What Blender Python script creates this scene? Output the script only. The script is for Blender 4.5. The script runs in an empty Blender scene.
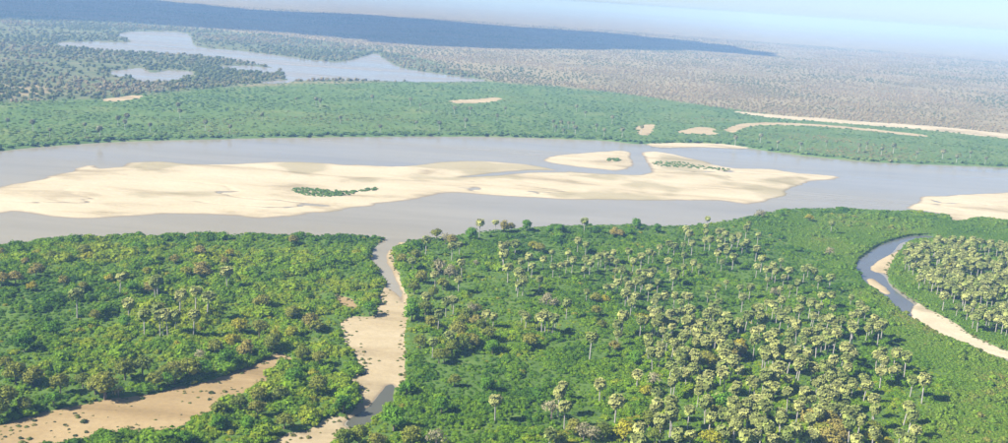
import bpy, bmesh, math, random
import numpy as np
from mathutils import Matrix, Vector, Euler

random.seed(7)
rng = np.random.default_rng(11)
R = math.radians
SC = bpy.context.scene
COL = SC.collection

# ------------------------------------------------------------------ camera
CAM_H = 240.0          # aircraft height above the flood plain, metres
FPX, IW, IH = 1000.0, 1008.0, 443.0
PITCH, ROLL = R(12.6), R(3.9)
cam_d = bpy.data.cameras.new('camera')
cam_d.sensor_width = 36.0
cam_d.lens = 36.0 * FPX / IW
cam_d.clip_start, cam_d.clip_end = 1.0, 200000.0
cam = bpy.data.objects.new('camera', cam_d)
COL.objects.link(cam)
CAM_M = (Matrix.Translation((0, 0, CAM_H)) @ Matrix.Rotation(math.pi / 2 - PITCH, 4, 'X') @ Matrix.Rotation(ROLL, 4, 'Z'))
cam.matrix_world = CAM_M
SC.camera = cam

# ------------------------------------------------------------------ sky, sun, exposure
SUN_EL = R(40)
SUN_FROM = Vector((-0.93, -0.36, 0)).normalized()      # horizontal direction towards the sun
world = bpy.data.worlds.new('World')
SC.world = world
world.use_nodes = True
wt = world.node_tree
sky = wt.nodes.new('ShaderNodeTexSky')
sky.sky_type = 'NISHITA'
sky.sun_disc = False
sky.sun_elevation = SUN_EL
sky.sun_rotation = math.atan2(SUN_FROM.x, SUN_FROM.y)
sky.altitude = 2000
sky.air_density, sky.dust_density, sky.ozone_density = 0.55, 2.8, 1.2
bg = wt.nodes['Background']
bg.inputs['Strength'].default_value = 0.088
wt.links.new(sky.outputs[0], bg.inputs['Color'])
sun_d = bpy.data.lights.new('sun', 'SUN')
sun_d.energy = 5.0
sun_d.angle = R(0.53)
sun_d.color = (1.0, 0.95, 0.88)
sun = bpy.data.objects.new('sun', sun_d)
COL.objects.link(sun)
to_sun = Vector((SUN_FROM.x * math.cos(SUN_EL), SUN_FROM.y * math.cos(SUN_EL), math.sin(SUN_EL)))
sun.rotation_euler = to_sun.to_track_quat('Z', 'Y').to_euler()
sun.location = (0, 0, 500)
vs = SC.view_settings
vs.view_transform, vs.look = 'Standard', 'None'
vs.exposure, vs.gamma = 1.05, 1.0
vs.use_curve_mapping = False
SC.cycles.use_denoising = True
SC.cycles.max_bounces = 5
SC.cycles.diffuse_bounces = 2
SC.cycles.glossy_bounces = 2
SC.cycles.transmission_bounces = 2
SC.cycles.volume_bounces = 1
SC.cycles.sample_clamp_indirect = 6.0

# ------------------------------------------------------------------ helpers: pixel of the photograph -> point of the place
_R3 = np.array(CAM_M.to_3x3())


def at(px, py, z=0.0):
    """The point of the plane at height z that lies under a pixel of the photograph."""
    d = _R3 @ np.array([(px - IW / 2) / FPX, -(py - IH / 2) / FPX, -1.0])
    t = (z - CAM_H) / d[2]
    return np.array([d[0] * t, d[1] * t, z])


def to_px(P):
    """World points (n,3) -> pixels."""
    q = (np.asarray(P, float) - np.array([0, 0, CAM_H])) @ _R3
    return np.stack([IW / 2 + FPX * q[:, 0] / -q[:, 2], IH / 2 - FPX * q[:, 1] / -q[:, 2]], 1)


def smooth_px(pts, sub=4, closed=True):
    p = np.array(pts, float)
    n = len(p)
    out = []
    for i in range(n if closed else n - 1):
        if closed:
            a, b, c, d = p[(i - 1) % n], p[i], p[(i + 1) % n], p[(i + 2) % n]
        else:
            a, b, c, d = p[max(i - 1, 0)], p[i], p[i + 1], p[min(i + 2, n - 1)]
        for k in range(sub):
            t = k / sub
            out.append(0.5 * ((2 * b) + (-a + c) * t + (2 * a - 5 * b + 4 * c - d) * t * t + (-a + 3 * b - 3 * c + d) * t ** 3))
    return np.array(out)


def ground_poly(pts, sub=4, z=0.0):
    return np.array([at(x, y, z)[:2] for x, y in (smooth_px(pts, sub) if sub > 1 else pts)])


def inside(P, poly):
    x, y = P[:, 0], P[:, 1]
    res = np.zeros(len(P), bool)
    x0, y0 = poly[-1]
    for x1, y1 in poly:
        c = (y1 > y) != (y0 > y)
        if c.any():
            xi = (x0 - x1) * (y - y1) / (y0 - y1 + 1e-12) + x1
            res ^= c & (x < xi)
        x0, y0 = x1, y1
    return res


def sdist(P, poly, margin=80.0):
    """Signed distance, positive inside the polygon; clipped to -margin far outside."""
    P = np.asarray(P, float)[:, :2]
    out = np.full(len(P), -margin)
    lo, hi = poly.min(0) - margin, poly.max(0) + margin
    idx = np.where((P[:, 0] > lo[0]) & (P[:, 0] < hi[0]) & (P[:, 1] > lo[1]) & (P[:, 1] < hi[1]))[0]
    if len(idx) == 0:
        return out
    Q = P[idx]
    best = np.full(len(Q), 1e18)
    a = poly
    b = np.roll(poly, -1, 0)
    for (ax, ay), (bx, by) in zip(a, b):
        dx, dy = bx - ax, by - ay
        L = dx * dx + dy * dy + 1e-9
        t = np.clip(((Q[:, 0] - ax) * dx + (Q[:, 1] - ay) * dy) / L, 0, 1)
        d = (Q[:, 0] - ax - t * dx) ** 2 + (Q[:, 1] - ay - t * dy) ** 2
        np.minimum(best, d, out=best)
    d = np.sqrt(best)
    s = np.where(inside(Q, poly), d, -d)
    out[idx] = np.maximum(s, -margin)
    return out


def _hash(ix, iy, seed):
    h = (ix.astype(np.int64) * 374761393 + iy.astype(np.int64) * 668265263 + seed * 144665) & 0x7fffffff
    h = ((h ^ (h >> 13)) * 1274126177) & 0x7fffffff
    h = h ^ (h >> 16)
    return (h & 0xffff) / 65535.0


def vnoise(P, size, seed=0):
    x, y = P[:, 0] / size, P[:, 1] / size
    ix, iy = np.floor(x), np.floor(y)
    fx, fy = x - ix, y - iy
    fx, fy = fx * fx * (3 - 2 * fx), fy * fy * (3 - 2 * fy)
    a, b = _hash(ix, iy, seed), _hash(ix + 1, iy, seed)
    c, d = _hash(ix, iy + 1, seed), _hash(ix + 1, iy + 1, seed)
    return (a + (b - a) * fx) * (1 - fy) + (c + (d - c) * fx) * fy


def fbm(P, size, seed=0, octs=3):
    s, w, t = 0, 1.0, 0
    for k in range(octs):
        s = s + w * vnoise(P, size / 2 ** k, seed + k * 17)
        t += w
        w *= 0.5
    return s / t


def sstep(a, b, x):
    t = np.clip((x - a) / (b - a), 0, 1)
    return t * t * (3 - 2 * t)


def mesh_obj(name, verts, faces, mat, parent=None, smooth=False):
    me = bpy.data.meshes.new(name)
    me.from_pydata([tuple(v) for v in verts], [], [tuple(int(i) for i in f) for f in faces])
    if mat:
        me.materials.append(mat)
    if smooth:
        me.polygons.foreach_set('use_smooth', np.ones(len(me.polygons), bool))
    o = bpy.data.objects.new(name, me)
    COL.objects.link(o)
    o.parent = parent
    return o


def grid_faces(nr, nc):
    i = np.arange((nr - 1) * (nc - 1))
    r, c = i // (nc - 1), i % (nc - 1)
    a = r * nc + c
    return np.stack([a, a + 1, a + nc + 1, a + nc], 1)


def grid_mesh(name, V, F, mat, attrs=None, smooth=True):
    me = bpy.data.meshes.new(name)
    nv, nf = len(V), len(F)
    me.vertices.add(nv)
    me.vertices.foreach_set('co', np.asarray(V, np.float32).ravel())
    me.loops.add(nf * 4)
    me.polygons.add(nf)
    me.polygons.foreach_set('loop_start', np.arange(nf, dtype=np.int32) * 4)
    me.loops.foreach_set('vertex_index', np.asarray(F, np.int32).ravel())
    me.update(calc_edges=True)
    me.validate()
    if smooth:
        me.polygons.foreach_set('use_smooth', np.ones(nf, bool))
    for k, v in (attrs or {}).items():
        at_ = me.attributes.new(k, 'FLOAT', 'POINT')
        at_.data.foreach_set('value', np.asarray(v, np.float32))
    me.materials.append(mat)
    o = bpy.data.objects.new(name, me)
    COL.objects.link(o)
    return o


def structure(o, label=None):
    o['kind'] = 'structure'
    if label:
        o['label'] = label
    return o


# ------------------------------------------------------------------ materials
def new_mat(name):
    m = bpy.data.materials.new(name)
    m.use_nodes = True
    nt = m.node_tree
    return m, nt, nt.nodes['Principled BSDF']


def N(nt, kind, **kw):
    n = nt.nodes.new(kind)
    for k, v in kw.items():
        setattr(n, k, v)
    return n


def ramp(nt, fac, stops):
    r = N(nt, 'ShaderNodeValToRGB')
    e = r.color_ramp.elements
    while len(e) < len(stops):
        e.new(0.5)
    for el, (p, c) in zip(e, stops):
        el.position = p
        el.color = (*c, 1)
    nt.links.new(fac, r.inputs[0])
    return r.outputs[0]


def noise(nt, scale, detail=4, rough=0.55, coord=None, dist=0.0):
    n = N(nt, 'ShaderNodeTexNoise')
    n.inputs['Scale'].default_value = scale
    n.inputs['Detail'].default_value = detail
    n.inputs['Roughness'].default_value = rough
    n.inputs['Distortion'].default_value = dist
    if coord is not None:
        nt.links.new(coord, n.inputs['Vector'])
    return n.outputs['Fac']


def pos(nt):
    return N(nt, 'ShaderNodeNewGeometry').outputs['Position']


def mixc(nt, fac, a, b, mode='MIX'):
    m = N(nt, 'ShaderNodeMix', data_type='RGBA', blend_type=mode)
    for s, v in ((m.inputs[0], fac), (m.inputs[6], a), (m.inputs[7], b)):
        if isinstance(v, (int, float)):
            s.default_value = v
        elif isinstance(v, tuple):
            s.default_value = (*v, 1)
        else:
            nt.links.new(v, s)
    return m.outputs[2]


def attr(nt, name, kind='GEOMETRY'):
    a = N(nt, 'ShaderNodeAttribute', attribute_type=kind, attribute_name=name)
    return a.outputs['Fac']


def mat_ground():
    m, nt, b = new_mat('ground_soil')
    p = pos(nt)
    soil = ramp(nt, noise(nt, 0.06, 5, coord=p), [(0.3, (0.06, 0.11, 0.02)), (0.6, (0.10, 0.17, 0.03)), (0.75, (0.15, 0.17, 0.05))])
    green = ramp(nt, noise(nt, 0.012, 6, 0.6, p), [(0.32, (0.075, 0.14, 0.04)), (0.52, (0.105, 0.175, 0.048)), (0.72, (0.16, 0.20, 0.065))])
    dry = ramp(nt, noise(nt, 0.0045, 8, 0.68, p), [(0.3, (0.15, 0.14, 0.075)), (0.45, (0.215, 0.185, 0.10)), (0.58, (0.28, 0.235, 0.135)), (0.75, (0.19, 0.175, 0.095))])
    c = mixc(nt, attr(nt, 'far'), soil, green)
    c = mixc(nt, attr(nt, 'wood'), c, ramp(nt, noise(nt, 0.02, 5, 0.6, p), [(0.35, (0.08, 0.12, 0.05)), (0.65, (0.17, 0.17, 0.085))]))
    c = mixc(nt, attr(nt, 'dry'), c, dry)
    nt.links.new(c, b.inputs['Base Color'])
    b.inputs['Roughness'].default_value = 0.95
    b.inputs['Specular IOR Level'].default_value = 0.1
    return m


def mat_sand(name, c0, c1, c2, wet=(0.24, 0.19, 0.15)):
    m, nt, b = new_mat(name)
    p = pos(nt)
    mp = N(nt, 'ShaderNodeMapping')
    mp.inputs['Scale'].default_value = (0.35, 1.0, 1.0)
    nt.links.new(p, mp.inputs['Vector'])
    c = ramp(nt, noise(nt, 0.02, 7, 0.62, mp.outputs[0], 0.6), [(0.33, c0), (0.47, c1), (0.66, c2)])
    fine = ramp(nt, noise(nt, 0.35, 3, 0.6, p), [(0.3, (0.86, 0.85, 0.84)), (0.7, (1, 1, 1))])
    c = mixc(nt, 1.0, c, fine, 'MULTIPLY')
    sx = N(nt, 'ShaderNodeSeparateXYZ')
    nt.links.new(p, sx.inputs[0])
    mr = N(nt, 'ShaderNodeMapRange')
    mr.inputs['From Min'].default_value = 0.02
    mr.inputs['From Max'].default_value = 0.34
    nt.links.new(sx.outputs['Z'], mr.inputs['Value'])
    c = mixc(nt, mr.outputs[0], wet, c)        # sand that the river has soaked
    c2_ = mixc(nt, attr(nt, 'moss'), c, (0.21, 0.19, 0.10))
    nt.links.new(c2_, b.inputs['Base Color'])
    b.inputs['Roughness'].default_value = 0.9
    b.inputs['Specular IOR Level'].default_value = 0.15
    bp = N(nt, 'ShaderNodeBump')
    bp.inputs['Strength'].default_value = 0.5
    bp.inputs['Distance'].default_value = 0.4
    nt.links.new(noise(nt, 0.15, 5, 0.6, mp.outputs[0]), bp.inputs['Height'])
    nt.links.new(bp.outputs[0], b.inputs['Normal'])
    return m


def mat_water(name, base, rough=0.12, bump=0.25):
    m, nt, b = new_mat(name)
    p = pos(nt)
    mp = N(nt, 'ShaderNodeMapping')
    mp.inputs['Scale'].default_value = (0.22, 1.0, 1.0)
    nt.links.new(p, mp.inputs['Vector'])
    c = ramp(nt, noise(nt, 0.014, 6, 0.6, mp.outputs[0], 0.8), [(0.3, tuple(v * 0.9 for v in base)), (0.5, base), (0.72, tuple(v * 1.1 for v in base))])
    rg = N(nt, 'ShaderNodeMapRange')
    rg.inputs['From Min'].default_value, rg.inputs['From Max'].default_value = 0.35, 0.7
    rg.inputs['To Min'].default_value, rg.inputs['To Max'].default_value = rough, rough * 2.6
    nt.links.new(noise(nt, 0.006, 5, 0.6, mp.outputs[0], 0.5), rg.inputs['Value'])
    nt.links.new(rg.outputs[0], b.inputs['Roughness'])
    nt.links.new(c, b.inputs['Base Color'])
    b.inputs['IOR'].default_value = 1.33
    bp = N(nt, 'ShaderNodeBump')
    bp.inputs['Strength'].default_value = bump
    bp.inputs['Distance'].default_value = 0.3
    nt.links.new(noise(nt, 0.25, 3, 0.6, p), bp.inputs['Height'])
    nt.links.new(bp.outputs[0], b.inputs['Normal'])
    return m


def mat_leaf(name, stops, instanced, transl=0.25, spread=0.35):
    """Foliage: hue from the plant (tint), small differences from leaf clump to leaf clump."""
    m, nt, b = new_mat(name)
    if instanced:
        t = attr(nt, 'tint', 'INSTANCER')
    else:
        t = N(nt, 'ShaderNodeObjectInfo').outputs['Random']
    c = ramp(nt, t, stops)
    isl = N(nt, 'ShaderNodeNewGeometry').outputs['Random Per Island']
    v = ramp(nt, isl, [(0.0, (1 - spread,) * 3), (0.6, (1.0, 1.0, 1.0)), (1.0, (1 + spread, 1 + spread, 1 + spread * 0.6))])
    c = mixc(nt, 1.0, c, v, 'MULTIPLY')
    nt.links.new(c, b.inputs['Base Color'])
    b.inputs['Roughness'].default_value = 0.7
    b.inputs['Specular IOR Level'].default_value = 0.12
    tr = N(nt, 'ShaderNodeBsdfTranslucent')
    nt.links.new(c, tr.inputs['Color'])
    mx = N(nt, 'ShaderNodeMixShader')
    mx.inputs[0].default_value = transl
    nt.links.new(b.outputs[0], mx.inputs[1])
    nt.links.new(tr.outputs[0], mx.inputs[2])
    nt.links.new(mx.outputs[0], nt.nodes['Material Output'].inputs['Surface'])
    return m


def mat_bark(name, c0, c1):
    m, nt, b = new_mat(name)
    c = ramp(nt, noise(nt, 1.2, 4, coord=pos(nt)), [(0.3, c0), (0.7, c1)])
    nt.links.new(c, b.inputs['Base Color'])
    b.inputs['Roughness'].default_value = 0.9
    return m


M_ground = mat_ground()
M_sand = mat_sand('pale_river_sand', (0.32, 0.265, 0.165), (0.50, 0.43, 0.29), (0.56, 0.49, 0.345), (0.215, 0.18, 0.13))
M_sand_dry = mat_sand('brown_channel_sand', (0.19, 0.135, 0.06), (0.32, 0.23, 0.11), (0.40, 0.30, 0.155), (0.27, 0.195, 0.095))
M_sand_creek = mat_sand('creek_sand', (0.29, 0.23, 0.13), (0.41, 0.33, 0.195), (0.49, 0.41, 0.26), (0.25, 0.195, 0.125))
M_water = mat_water('muddy_river_water', (0.285, 0.26, 0.20))
M_lake = mat_water('lake_water', (0.285, 0.255, 0.205))
M_thick = mat_leaf('thicket_leaves', [(0.0, (0.055, 0.14, 0.012)), (0.35, (0.115, 0.225, 0.010)), (0.65, (0.18, 0.30, 0.012)), (0.85, (0.26, 0.335, 0.020)), (1.0, (0.32, 0.30, 0.03))], True, .35)
M_meadow = mat_leaf('meadow_leaves', [(0.0, (0.08, 0.175, 0.012)), (0.5, (0.135, 0.24, 0.018)), (0.8, (0.18, 0.265, 0.03)), (1.0, (0.235, 0.24, 0.05))], True, .3)
M_farbush = mat_leaf('far_bank_leaves', [(0.0, (0.065, 0.14, 0.038)), (0.5, (0.10, 0.185, 0.045)), (0.85, (0.16, 0.22, 0.06)), (1.0, (0.21, 0.20, 0.08))], True)
M_farwood = mat_leaf('woodland_leaves', [(0.0, (0.06, 0.10, 0.035)), (0.45, (0.12, 0.15, 0.05)), (0.7, (0.22, 0.19, 0.095)), (1.0, (0.31, 0.245, 0.15))], True)
M_palm_i = mat_leaf('grove_palm_fronds', [(0.0, (0.185, 0.235, 0.06)), (1.0, (0.35, 0.37, 0.125))], True, 0.15, .5)
M_palm = mat_leaf('palm_fronds', [(0.0, (0.18, 0.23, 0.056)), (0.5, (0.265, 0.295, 0.085)), (1.0, (0.36, 0.37, 0.125))], False, 0.15, .5)
M_skirt = mat_leaf('dead_palm_fronds', [(0.0, (0.27, 0.22, 0.08)), (1.0, (0.38, 0.31, 0.12))], False, 0.1)
M_trunk = mat_bark('palm_bark', (0.30, 0.27, 0.24), (0.48, 0.45, 0.41))
M_bark = mat_bark('tree_bark', (0.12, 0.09, 0.07), (0.22, 0.18, 0.14))
TREE_LOOK = {
    'olive': mat_leaf('olive_leaves', [(0.0, (0.13, 0.18, 0.025)), (0.5, (0.20, 0.225, 0.032)), (1.0, (0.25, 0.25, 0.045))], False, 0.2),
    'brown': mat_leaf('browning_leaves', [(0.0, (0.23, 0.215, 0.045)), (1.0, (0.32, 0.27, 0.07))], False, 0.2),
    'yellow': mat_leaf('yellow_leaves', [(0.0, (0.28, 0.30, 0.025)), (1.0, (0.38, 0.33, 0.03))], False, 0.25),
    'green': mat_leaf('green_leaves', [(0.0, (0.085, 0.20, 0.014)), (1.0, (0.135, 0.28, 0.018))], False, 0.25),
    'bare': mat_leaf('thin_grey_leaves', [(0.0, (0.28, 0.26, 0.14)), (1.0, (0.35, 0.32, 0.18))], False, 0.1),
}

# ------------------------------------------------------------------ outlines of water, sand and land cover (pixels of the photograph)
PX = {}
PX['river'] = [(-420, 196), (-160, 172), (-60, 159), (0, 151), (60, 145.5), (130, 141.5), (250, 138.5), (400, 136.5), (500, 137), (600, 140.5), (640, 144), (700, 143.5),
               (735, 146), (770, 151.5), (830, 158.5), (900, 163.5), (1008, 167.5), (1120, 173), (1400, 190),
               (1400, 250), (1120, 228), (1040, 223), (1000, 220), (985, 218), (955, 222), (950, 217), (912, 212), (880, 211), (840, 209), (790, 210), (765, 214), (740, 220), (680, 227),
               (620, 226), (560, 226.5), (500, 230.5), (480, 233.5), (440, 238.5), (412, 242), (396, 242), (380, 239), (300, 236), (200, 236), (120, 238), (60, 241), (0, 246), (-60, 252), (-420, 290)]
PX['creek'] = [(390, 232), (390, 238), (376, 246), (371, 253), (373, 263), (382, 276), (386, 286), (381, 297), (380, 308), (380, 316), (368, 319), (352, 318), (342, 325), (346, 336),
               (350, 348), (360, 359), (363, 371), (354, 385), (364, 390), (357, 409), (345, 422), (333, 421), (282, 442), (240, 462), (290, 470), (332, 446), (350, 428), (366, 426),
               (378, 416), (392, 405), (394, 390), (402, 384), (405, 358), (403, 335), (405, 317), (406, 300), (402, 286), (398, 273), (392, 262), (393, 252), (406, 243), (416, 238), (414, 232)]
PX['creek_water'] = [(388, 228), (389, 238), (375, 246), (369, 252), (371, 263), (380, 276), (386, 286), (395, 292), (402, 303), (403, 297), (398, 285), (393, 273), (387, 261), (388, 251), (400, 242), (403, 228)]
PX['creek_pool'] = [(386, 386), (394, 386), (396, 405), (380, 418), (366, 428), (346, 425), (356, 414), (371, 404), (381, 392)]
PX['channel_left'] = [(-60, 436), (0, 426), (25, 420), (62, 412), (100, 405), (137, 398), (175, 390), (212, 381), (250, 369), (276, 356), (292, 362), (258, 386), (227, 401), (202, 416), (177, 425), (150, 433), (100, 439), (50, 445), (0, 452), (-60, 464)]
PX['sand_patch'] = [(336, 296), (346, 298), (353, 301), (355, 310), (346, 309), (340, 302)]
PX['bend'] = [(932, 236), (911, 236), (890, 241), (872, 250), (860, 260), (856, 269), (862, 280), (877, 292), (895, 308), (914, 321), (936, 334), (962, 344), (984, 354), (1012, 366), (1080, 395),
              (1080, 380), (1010, 352), (996, 347), (972, 336), (956, 324), (930, 310), (917, 303), (907, 296), (893, 285), (887, 275), (888, 269), (898, 254), (908, 243), (930, 240)]
PX['bend_water'] = [(940, 234), (911, 234), (889, 240), (871, 249), (858, 260), (854, 269), (860, 281), (876, 293), (894, 309), (913, 322), (911, 312), (914, 305), (905, 298), (891, 287), (884, 276), (871, 268), (880, 261), (893, 252), (904, 242), (940, 240)]
PX['sand_spit'] = [(899, 250), (889, 256), (877, 262), (870, 268), (875, 272), (883, 273), (890, 275), (896, 266), (902, 256)]
PX['sand_islet'] = [(866, 280), (873, 279), (881, 284), (890, 292), (886, 294.5), (876, 289)]
PX['sand_bend'] = [(911, 311), (918, 303), (930, 309), (957, 323), (974, 336), (998, 347), (1020, 355), (1080, 382), (1080, 378), (1020, 362), (982, 352), (962, 345), (938, 335), (917, 322)]
PX['bar_main'] = [(-60, 205), (-20, 196), (5, 186.5), (40, 179.5), (62, 174), (88, 166), (100, 169), (123, 167), (129, 163), (160, 162.5), (190, 164.5), (240, 164.5), (293, 162.5), (336, 164.5), (403, 166.5),
                  (449, 161.5), (490, 162), (536, 166), (566, 171.5), (616, 174.5), (648, 173.5), (646, 160), (643, 152.5), (660, 152), (695, 159.5), (732, 168), (769, 169), (795, 172.5), (839, 177.5), (799, 183),
                  (782, 195), (752, 203.5), (722, 201), (671, 199.5), (616, 199.5), (569, 199.5), (509, 196.5), (466, 193), (446, 193), (419, 197), (386, 203), (336, 210.5), (267, 217.5), (233, 215.5),
                  (167, 213.5), (133, 215.5), (93, 218), (53, 217.5), (20, 212), (0, 213), (-60, 222)]
PX['bar_small'] = [(543, 160), (569, 154.5), (600, 152), (624, 151), (630, 155), (630, 167), (619, 170.5), (596, 168.5), (569, 165.5)]
PX['bar_right'] = [(911, 208.5), (920, 203), (926, 197), (945, 196.5), (980, 194), (1060, 193), (1200, 198), (1400, 220), (1400, 262), (1120, 232), (1040, 226), (1000, 221), (975, 219), (945, 222), (950, 216.5), (930, 212)]
PX['bar_pool'] = [(458, 177.5), (490, 173), (526, 170), (562, 170.5), (568, 172.5), (530, 173), (495, 176)]
PX['far_shore_sand'] = [(655, 143.5), (690, 141), (735, 143.5), (742, 148), (700, 146.5), (660, 147)]
PX['lake'] = [(58, 43), (87, 41.5), (130, 42), (119, 36), (124, 32.5), (147, 31.5), (187, 33.5), (197, 46.5), (233, 50), (273, 55), (336, 62), (365, 56), (377, 53.5), (386, 60), (403, 68), (440, 74), (488, 80.5),
              (463, 82), (403, 82), (336, 80), (290, 80), (277, 69), (233, 60.5), (200, 55.5), (160, 53.5), (100, 50), (67, 47)]
PX['pool_a'] = [(110, 72), (125, 69.5), (143, 68.5), (152, 73), (170, 70), (194, 72.5), (180, 80), (160, 83), (137, 82), (133, 77), (118, 77)]
PX['pool_b'] = [(219, 67), (245, 65.5), (277, 69), (273, 74), (245, 71.5)]
PX['pool_c'] = [(257, 83), (275, 80.5), (297, 80), (280, 84)]
PX['far_sand_a'] = [(450, 102), (465, 100.5), (480, 100), (497, 98.5), (496, 101), (475, 103.5), (455, 103.5)]
PX['far_sand_b'] = [(106, 100.5), (122, 98), (138, 96.5), (136, 99), (112, 102)]
PX['far_sand_c'] = [(681, 132.5), (690, 129.5), (703, 128), (713, 129.5), (710, 131.5), (717, 134.5), (700, 135), (692, 133.2), (686, 134.5)]
PX['far_sand_d'] = [(727, 131), (737, 126), (760, 123.6), (812, 124.8), (869, 129.4), (920, 135.4), (919, 136.6), (865, 131), (812, 126.2), (765, 125.4), (745, 127.5), (733, 132.5)]
PX['far_sand_e'] = [(735, 112), (790, 117), (830, 119.5), (870, 123), (905, 125), (950, 128.5), (1020, 136), (1150, 153), (1150, 157), (1010, 139.5), (945, 132), (900, 128), (860, 125), (815, 121.5), (770, 118)]
PX['far_sand_f'] = [(-40, 92), (0, 86), (28, 84), (55, 87), (50, 95), (20, 99), (-40, 102)]
PX['far_sand_g'] = [(640, 128), (652, 125.5), (648, 132), (644, 136), (640, 133)]
PX['green_far'] = [(-420, 150), (-160, 118), (0, 103), (60, 101), (107, 99), (200, 90), (290, 83), (400, 82.5), (483, 82), (560, 87), (640, 97), (700, 106), (739, 112), (812, 121), (900, 127), (1008, 138), (1150, 155), (1400, 186),
                  (1400, 196), (1008, 175), (700, 160), (400, 160), (0, 165), (-420, 210)]
PX['wood_left'] = [(-420, 152), (-160, 120), (0, 105), (60, 102), (107, 100), (200, 91), (290, 84), (400, 83), (483, 82), (455, 70), (400, 55), (330, 42), (250, 34), (150, 24), (0, 14), (-420, 0)]
PX['meadow'] = [(750, 226), (790, 216), (880, 214), (950, 222), (1040, 226), (1200, 242), (1200, 500), (925, 470), (910, 430), (935, 390), (945, 375), (900, 340), (870, 315), (862, 300), (850, 280), (830, 262), (780, 240)]
PX['bar_green'] = [(291, 190), (302, 188.5), (325, 190), (346, 192), (360, 190.5), (376, 188.5), (377, 190.5), (360, 193), (345, 196.5), (320, 197.5), (300, 195)]
PX['bar_green_b'] = [(606, 160), (614, 158.5), (622, 159.5), (620, 161.5), (610, 162)]
PX['bar_green_c'] = [(652, 163), (672, 162), (690, 164), (712, 168), (735, 170.5), (720, 171), (690, 168.5), (660, 166.5)]
G = {k: ground_poly(v, 1 if k in ('river', 'green_far', 'wood_left', 'meadow') else 4) for k, v in PX.items()}
G['river'] = ground_poly(PX['river'], 3)
VOIDS = ['river', 'creek', 'channel_left', 'sand_patch', 'bend', 'lake', 'pool_a', 'pool_b', 'pool_c', 'far_sand_a', 'far_sand_b', 'far_sand_c', 'far_sand_d', 'far_sand_e', 'far_sand_g']


def land_sd(P, ragged=True):
    """Positive on land (metres from the nearest bank), negative over water or open sand."""
    P = np.asarray(P, float)[:, :2]
    d = np.full(len(P), 80.0)
    for k in VOIDS:
        d = np.minimum(d, -sdist(P, G[k]))
    if ragged:
        d = d + (fbm(P, 22, 5, 3) - 0.5) * np.where(P[:, 1] > 1500, 12, np.where((P[:, 0] < -75) & (P[:, 1] < 640), 13, 5))
    return d


# ------------------------------------------------------------------ ground: one sheet out to the horizon
rad = np.concatenate([[60, 180, 300, 380], np.arange(430, 2300, 4.2), 2300 * np.exp(np.arange(0, math.log(70000 / 2300), 0.0105)), [90000.0]])
ang = np.concatenate([np.linspace(-80, -40, 14)[:-1], np.linspace(-40, 40, 430), np.linspace(40, 80, 14)[1:]])
RR, AA = np.meshgrid(rad, np.radians(ang), indexing='ij')
XY = np.stack([(RR * np.sin(AA)).ravel(), (RR * np.cos(AA)).ravel()], 1)
sd = land_sd(XY)
far_w = sstep(1250, 1500, XY[:, 1])
bank = np.where(XY[:, 1] > 1500, 9.0, 4.0)
z = -1.6 + 3.6 * sstep(-1, 1, sd / bank)
z += (fbm(XY, 60, 3) - 0.5) * 1.2 * sstep(2, 20, sd)
z += (fbm(XY, 700, 9, 4) - 0.5) * 14 * sstep(3600, 6000, XY[:, 1])
dist = np.hypot(XY[:, 0], XY[:, 1])
z += sstep(8000, 30000, dist) * (fbm(XY, 5000, 21, 3) - 0.45) * 60
z = np.minimum(z, 150)
sg = sdist(XY, G['green_far'], 400)
sw = sdist(XY, G['wood_left'], 400)
far_w = np.maximum(far_w, sstep(-60, 0, sg))
wob = (fbm(XY, 160, 31) - 0.5) * 160
dry = sstep(-40, 40, -(np.maximum(sg, sw)) + wob) * sstep(1500, 1800, XY[:, 1])
dry = np.maximum(dry, sstep(-10, 25, sdist(XY, G['far_sand_f']) + wob * .3))
wood = sstep(-20, 30, sw) * sstep(1500, 1800, XY[:, 1])
Vg = np.column_stack([XY, z])
ground = grid_mesh('ground', Vg, grid_faces(len(rad), len(ang))[:, ::-1], M_ground, {'far': far_w, 'dry': dry, 'wood': wood})
structure(ground, 'green and dry brown flood plain stretching to the hazy horizon')


def water_sheet(name, x0, x1, y0, y1, mat, label):
    o = mesh_obj(name, [(x0, y0, 0), (x1, y0, 0), (x1, y1, 0), (x0, y1, 0)], [(0, 1, 2, 3)], mat)
    return structure(o, label)


water_sheet('river', -2600, 2600, 250, 2150, M_water, 'wide muddy grey river with its two side creeks')
water_sheet('lake', -2600, 700, 2150.1, 4600, M_lake, 'pale oxbow lake among trees beyond the river')


def water_poly(name, key, mat, label, z_=0.03):
    q = G[key]
    o = mesh_obj(name, [(x, y, z_) for x, y in q], [tuple(range(len(q)))], mat)
    return structure(o, label)


water_poly('creek_pool', 'creek_pool', mat_water('dark_pool_water', (0.10, 0.10, 0.07)), 'dark pool at the foot of the sandy creek bed')
water_poly('creek', 'bend_water', mat_water('clear_creek_water', (0.12, 0.125, 0.12), 0.08), 'blue grey creek curving round the palm grove')


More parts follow.
